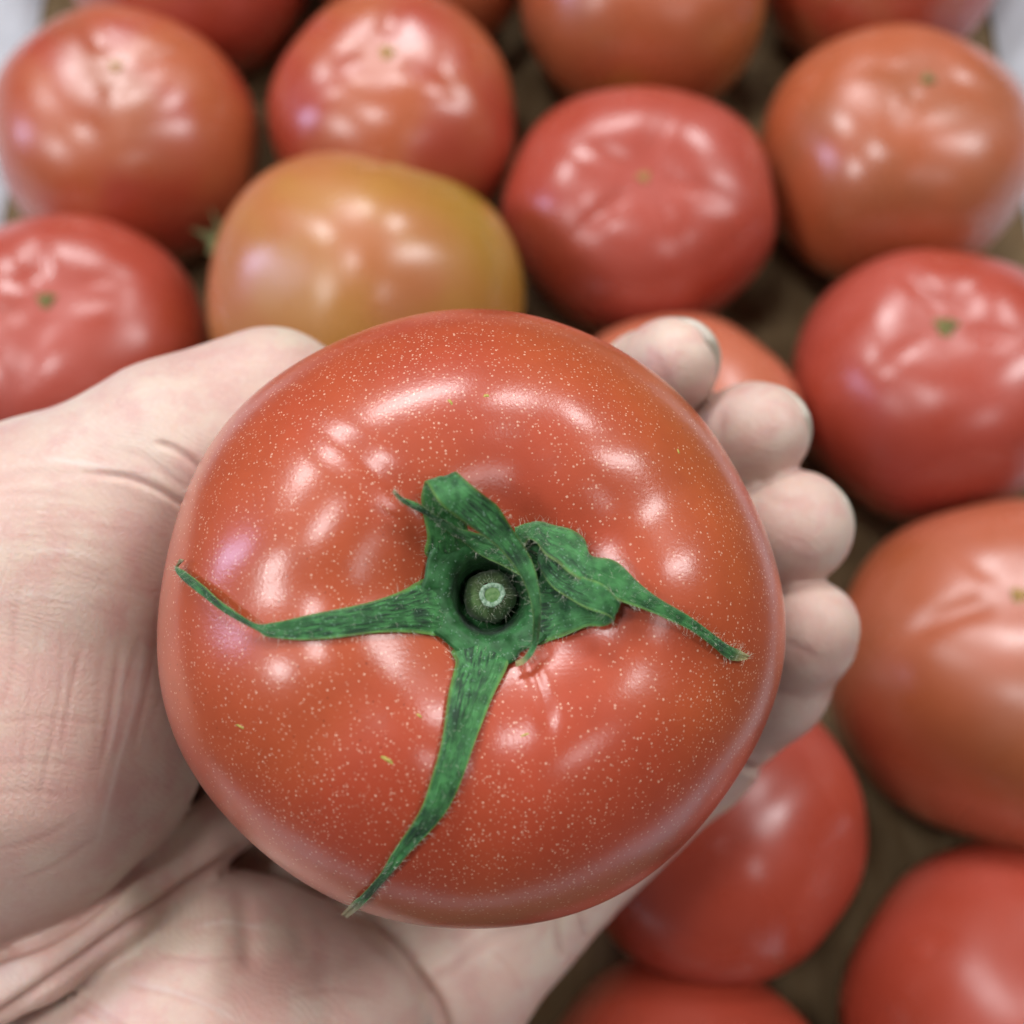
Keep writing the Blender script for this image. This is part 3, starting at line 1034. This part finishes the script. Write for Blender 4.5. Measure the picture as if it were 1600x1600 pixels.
HV, HQ = surface_nets(F, lo, HS)
del F
def subdivide(V, Q):
    E = np.sort(np.stack([Q, np.roll(Q, -1, 1)], -1).reshape(-1, 2), 1)
    U, inv = np.unique(E[:, 0] * len(V) + E[:, 1], return_inverse=True)
    mid = (V[U // len(V)] + V[U % len(V)]) / 2
    e = inv.reshape(-1, 4) + len(V)
    f = np.arange(len(Q)) + len(V) + len(U)
    NV = np.vstack([V, mid, V[Q].mean(1)])
    NQ = np.concatenate([np.stack([Q[:, k], e[:, k], f, e[:, k - 1]], 1) for k in range(4)])
    return NV, NQ


def relax(V, Q, it):
    for _ in range(it):
        acc = np.zeros_like(V)
        cnt = np.zeros(len(V))
        for a, b in ((0, 1), (1, 2), (2, 3), (3, 0)):
            for i, j in ((a, b), (b, a)):
                cnt += np.bincount(Q[:, i], minlength=len(V))
                for c in range(3):
                    acc[:, c] += np.bincount(Q[:, i], weights=V[Q[:, j], c], minlength=len(V))
        V = V * .5 + .5 * acc / cnt[:, None]
    return V


HV = relax(HV, HQ, 3)
HV, HQ = subdivide(HV, HQ)
HV = relax(HV, HQ, 4)


def vnormals(V, Q):
    n = np.cross(V[Q[:, 2]] - V[Q[:, 0]], V[Q[:, 3]] - V[Q[:, 1]])
    N = np.zeros_like(V)
    for k in range(4):
        np.add.at(N, Q[:, k], n)
    return N / (np.linalg.norm(N, axis=1)[:, None] + 1e-12)


HN = vnormals(HV, HQ)
top = np.argmax(HV[:, 2])
if HN[top, 2] < 0:
    HQ = HQ[:, ::-1]
    HN = -HN
# skin folds pressed into the surface: (pixel polyline, width mm, depth mm)
FOLDS = [
    ([(330, 745), (303, 722), (270, 700), (240, 690)], .9, .8),
    ([(312, 800), (285, 786), (245, 764), (195, 745), (120, 738)], .9, .9),
    ([(300, 770), (265, 745), (225, 715), (180, 700)], 1.0, .2),
    ([(120, 745), (60, 738), (0, 748), (-60, 760)], 1.5, .25),
    ([(335, 1205), (309, 1240), (231, 1342), (162, 1411), (81, 1468), (0, 1496), (-60, 1516)], 1.5, 1.3),
    ([(372, 1318), (357, 1340), (284, 1387), (183, 1456), (81, 1529), (0, 1586), (-40, 1612)], 1.5, 1.3),
    ([(560, 1425), (578, 1444), (631, 1500), (675, 1553), (694, 1600), (702, 1650)], 2.0, 1.6),
    ([(380, 1350), (379, 1400), (386, 1470), (392, 1520)], 3.0, .5),
    ([(450, 1390), (462, 1440), (480, 1500)], 3.0, .3),
    ([(1150, 1190), (1185, 1204), (1215, 1190)], 1.4, 1.0),
    ([(865, 1420), (870, 1460), (880, 1500)], 1.2, .8),
    ([(895, 1405), (905, 1440), (915, 1470)], 1.1, .6),
    ([(640, 1560), (760, 1470), (860, 1440)], 2.0, .4),
    ([(190, 1535), (270, 1550), (360, 1580)], 1.2, .35),
    ([(105, 1560), (170, 1600), (240, 1640)], 1.2, .35),
]
PX = 800 + HV[:, 0] / (-HV[:, 2]) / K * 800
PY = 800 - HV[:, 1] / (-HV[:, 2]) / K * 800
mmpp = K * (-HV[:, 2]) / 800
crease = np.zeros(len(HV))
disp = np.zeros(len(HV))
front = np.clip(HN[:, 2] * 3, 0, 1)
for pl, w, dep in FOLDS:
    P = catmull(np.array(pl, float), 6)
    best = np.full(len(HV), 1e9)
    tt = np.zeros(len(HV))
    for k in range(len(P) - 1):
        a, b = P[k], P[k + 1]
        ab = b - a
        t = np.clip(((PX - a[0]) * ab[0] + (PY - a[1]) * ab[1]) / (ab @ ab), 0, 1)
        d = np.hypot(PX - a[0] - t * ab[0], PY - a[1] - t * ab[1])
        m = d < best
        best = np.where(m, d, best)
        tt = np.where(m, (k + t) / (len(P) - 1), tt)
    best *= mmpp
    taper = np.clip(np.minimum(tt, 1 - tt) * 5, .0, 1)
    g = np.exp(-(best / (w * .55)) ** 2) * taper * front
    rise = np.exp(-(best / (w * 1.7)) ** 2) * taper * front
    disp += -dep * g + .35 * dep * rise
    crease = np.maximum(crease, g * min(1, .35 + dep * .5))
# fine flexure lines of the palm skin: long wandering ones down the ball of the thumb, short ones across its root
fineline = np.zeros(len(HV))
paleline = np.zeros(len(HV))
rl = np.random.default_rng(77)
LINES = []
x = -60
while x < 262:
    top, bot = rl.uniform(880, 1010), rl.uniform(1120, 1330)
    xs = x + rl.uniform(-6, 6)
    LINES.append(([(xs + 14, top), (xs + rl.uniform(-3, 10), top + (bot - top) * .33), (xs - 8 + rl.uniform(-6, 6), top + (bot - top) * .66),
                   (xs - 26 + rl.uniform(-8, 8), bot)], rl.uniform(.26, .5), rl.uniform(.04, .11), rl.uniform(.4, 1.0), False))
    x += rl.uniform(14, 40)
y = 775
while y < 960:
    x0, x1 = rl.uniform(-40, 40), rl.uniform(120, 250)
    LINES.append(([(x0, y), (x0 + (x1 - x0) * .5, y - 4 + rl.uniform(-4, 4)), (x1, y + rl.uniform(8, 30))],
                  rl.uniform(.22, .4), rl.uniform(.03, .08), rl.uniform(.25, .8), rl.random() < .4))
    y += rl.uniform(9, 24)
for (pl, pale) in (([(-20, 1195), (60, 1190), (130, 1196)], False), ([(-20, 1130), (80, 1122), (190, 1135)], False),
                   ([(-20, 1240), (50, 1236), (120, 1246)], False), ([(228, 980), (212, 1090), (182, 1200), (150, 1330)], True),
                   ([(196, 1020), (186, 1100), (168, 1190)], True), ([(60, 715), (150, 728), (240, 752)], True),
                   ([(190, 1535), (260, 1546), (330, 1572), (380, 1600)], True), ([(105, 1545), (160, 1580), (230, 1625)], False),
                   ([(300, 1450), (360, 1440), (430, 1455)], True), ([(240, 1490), (320, 1500), (400, 1490)], False),
                   ([(20, 1380), (90, 1350), (160, 1300)], False), ([(-20, 1330), (60, 1310), (130, 1270)], False),
                   ([(440, 1560), (520, 1545), (600, 1560)], False), ([(760, 1480), (800, 1520), (820, 1560)], False)):
    LINES.append((pl, .38, .08, .9, pale))
for pl, w, d in (([(1192, 774), (1228, 784), (1264, 778)], .9, .12), ([(1130, 640), (1126, 690), (1140, 735)], .8, .2), ([(1186, 1046), (1220, 1076), (1262, 1092)], .7, .12),
                 ([(1170, 800), (1176, 850), (1196, 895)], .8, .2), ([(1020, 545), (1036, 580), (1052, 620)], .8, .15), ([(1225, 1000), (1250, 1012), (1285, 1030)], .6, .1)):
    LINES.append((pl, w, d, .8, False))
for pl, w, dep, wt, pale in LINES:
    P = catmull(np.array(pl, float), 6)
    b0, b1 = P.min(0) - 25, P.max(0) + 25
    sel = np.nonzero((PX > b0[0]) & (PX < b1[0]) & (PY > b0[1]) & (PY < b1[1]) & (front > 0))[0]
    if not len(sel):
        continue
    sx_, sy_ = PX[sel], PY[sel]
    best = np.full(len(sel), 1e9)
    tt = np.zeros(len(sel))
    for k in range(len(P) - 1):
        a, b = P[k], P[k + 1]
        ab = b - a
        t = np.clip(((sx_ - a[0]) * ab[0] + (sy_ - a[1]) * ab[1]) / (ab @ ab), 0, 1)
        d = np.hypot(sx_ - a[0] - t * ab[0], sy_ - a[1] - t * ab[1])
        m = d < best
        best = np.where(m, d, best)
        tt = np.where(m, (k + t) / (len(P) - 1), tt)
    g = np.exp(-(best * mmpp[sel] / w) ** 2) * np.clip(np.minimum(tt, 1 - tt) * 4, 0, 1) * front[sel]
    if pale:
        paleline[sel] = np.maximum(paleline[sel], g * wt)
        disp[sel] += dep * .5 * g
    else:
        fineline[sel] = np.maximum(fineline[sel], g * wt)
        disp[sel] -= dep * g
# soft unevenness of flesh
r = np.random.default_rng(3)
und = np.zeros(len(HV))
for k in range(10):
    d = r.normal(size=3)
    d *= r.uniform(.12, .38) / np.linalg.norm(d)
    und += np.sin(HV @ d + r.uniform(0, 6.28))
disp += und * .055
HV = HV + HN * disp[:, None]
M_SKIN = skin_material()
hand = mesh_obj('hand', c2w(HV), HQ, M_SKIN, None, origin=c2w(q(-330, 1560, 208)))
tag(hand, 'bare left hand with palm up, cupping the big tomato, fingertips showing on its right', 'hand')
rosy = np.zeros(len(HV))
for f in FING:
    rosy = np.maximum(rosy, np.exp(-(np.linalg.norm(HV - q(*f[3][:3]), axis=1) / 9.0) ** 2))
for (x, y, d, w, m) in ((420, 1560, 160, 22, .8), (120, 1270, 150, 16, .5), (-20, 1480, 160, 14, .6), (60, 1130, 140, 12, .35), (700, 1560, 185, 14, .4)):
    rosy = np.maximum(rosy, m * np.exp(-(np.linalg.norm(HV - q(x, y, d), axis=1) / w) ** 2))
for nm_, ar_ in (('fineline', fineline), ('paleline', paleline)):
    a = hand.data.attributes.new(nm_, 'FLOAT', 'POINT')
    if len(hand.data.vertices) == len(ar_):
        a.data.foreach_set('value', ar_.astype(np.float32))
a = hand.data.attributes.new('rosy', 'FLOAT', 'POINT')
if len(hand.data.vertices) == len(rosy):
    a.data.foreach_set('value', rosy.astype(np.float32))
a = hand.data.attributes.new('crease', 'FLOAT', 'POINT')
if len(hand.data.vertices) == len(crease):
    a.data.foreach_set('value', crease.astype(np.float32))

# nails on the backs of the fingertips
M_NAIL = simple_material('nail', (0.46, 0.42, 0.33), (0.54, 0.48, 0.40), 300, .3, spec=.5)
BACK = [np.array([.45, .35, -1.0]), np.array([.42, .18, -1.0]), np.array([0, .0, -1.0]), np.array([0, 0, -1.0])]
for f, bd in zip(FING, BACK):
    c = q(*f[3][:3])
    rt = f[3][3]
    axf = c - q(*f[2][:3])
    axf /= np.linalg.norm(axf)
    bd = bd - np.dot(bd, axf) * axf
    bd /= np.linalg.norm(bd)
    sd = np.cross(axf, bd)
    nv, nf = [], []
    na, nb = 13, 10
    ext, den, nth = [(.9, 2.2, 1.6), (.2, 1.5, 1.5), (-1.6, 1.0, 1.0), (-2.0, 1.0, 1.0)][FING.index(f)]
    for i in range(na):
        ph = D2(-62 + 124 * i / (na - 1))
        for j in range(nb):
            u = j / (nb - 1)
            tmax = rt + ext - 3.2 * (ph / D2(62)) ** 2
            t = -5.5 + (tmax + 5.5) * u
            rr = (rt + .12) * math.sqrt(max(.03, 1 - (max(0, t) / (rt + den)) ** 2))
            nv.append(c + axf * t + rr * (math.cos(ph) * bd + math.sin(ph) * sd))
    for i in range(na - 1):
        for j in range(nb - 1):
            nf.append([i * nb + j, (i + 1) * nb + j, (i + 1) * nb + j + 1, i * nb + j + 1])
    o = mesh_obj('fingernail', c2w(np.array(nv)), nf, M_NAIL, hand)
    s = o.modifiers.new('thickness', 'SOLIDIFY')
    s.thickness = nth / 1000
    s.offset = -1

# ------------------------------------------------------------------ scrap of a dried calyx between three tomatoes
M_DRY = simple_material('dried_calyx', srgb(120, 128, 84), srgb(86, 84, 50), 500, .8, .0003)


def scrap(px, py, z, rad, label, seed):
    v = (800 - py) / 800 * K
    d = (CAM_H - z) / (CT - v * ST)
    c = c2w(q(px, py, d))
    r = np.random.default_rng(seed)
    vs, fs = [], []
    for k in range(5):
        a = 2 * math.pi * k / 5 + r.uniform(-.3, .3)
        L = rad * r.uniform(.7, 1.1)
        base = len(vs)
        m = 7
        for i in range(m):
            s = i / (m - 1)
            w = 2.0 * (1 - s) ** .8 + .25
            cc = np.array([math.cos(a + s * .5), math.sin(a + s * .5), 0]) * L * s + np.array([0, 0, 5 * s * s * r.uniform(.3, 1) + .8])
            nrm = np.array([-math.sin(a), math.cos(a), 0])
            vs += [cc - nrm * w, cc + nrm * w + np.array([0, 0, .8 * s])]
        for i in range(m - 1):
            fs.append([base + 2 * i, base + 2 * i + 1, base + 2 * i + 3, base + 2 * i + 2])
    o = mesh_obj('dried_calyx', np.array(vs) / 1000 + c, fs, M_DRY, None, origin=c)
    s = o.modifiers.new('thickness', 'SOLIDIFY')
    s.thickness = .0006
    tag(o, label, 'calyx')


scrap(343, 384, 30, 8, 'small dried green calyx wedged left of the golden tomato', 4)

for o in bpy.data.objects:
    if '_w' in o:
        del o['_w']
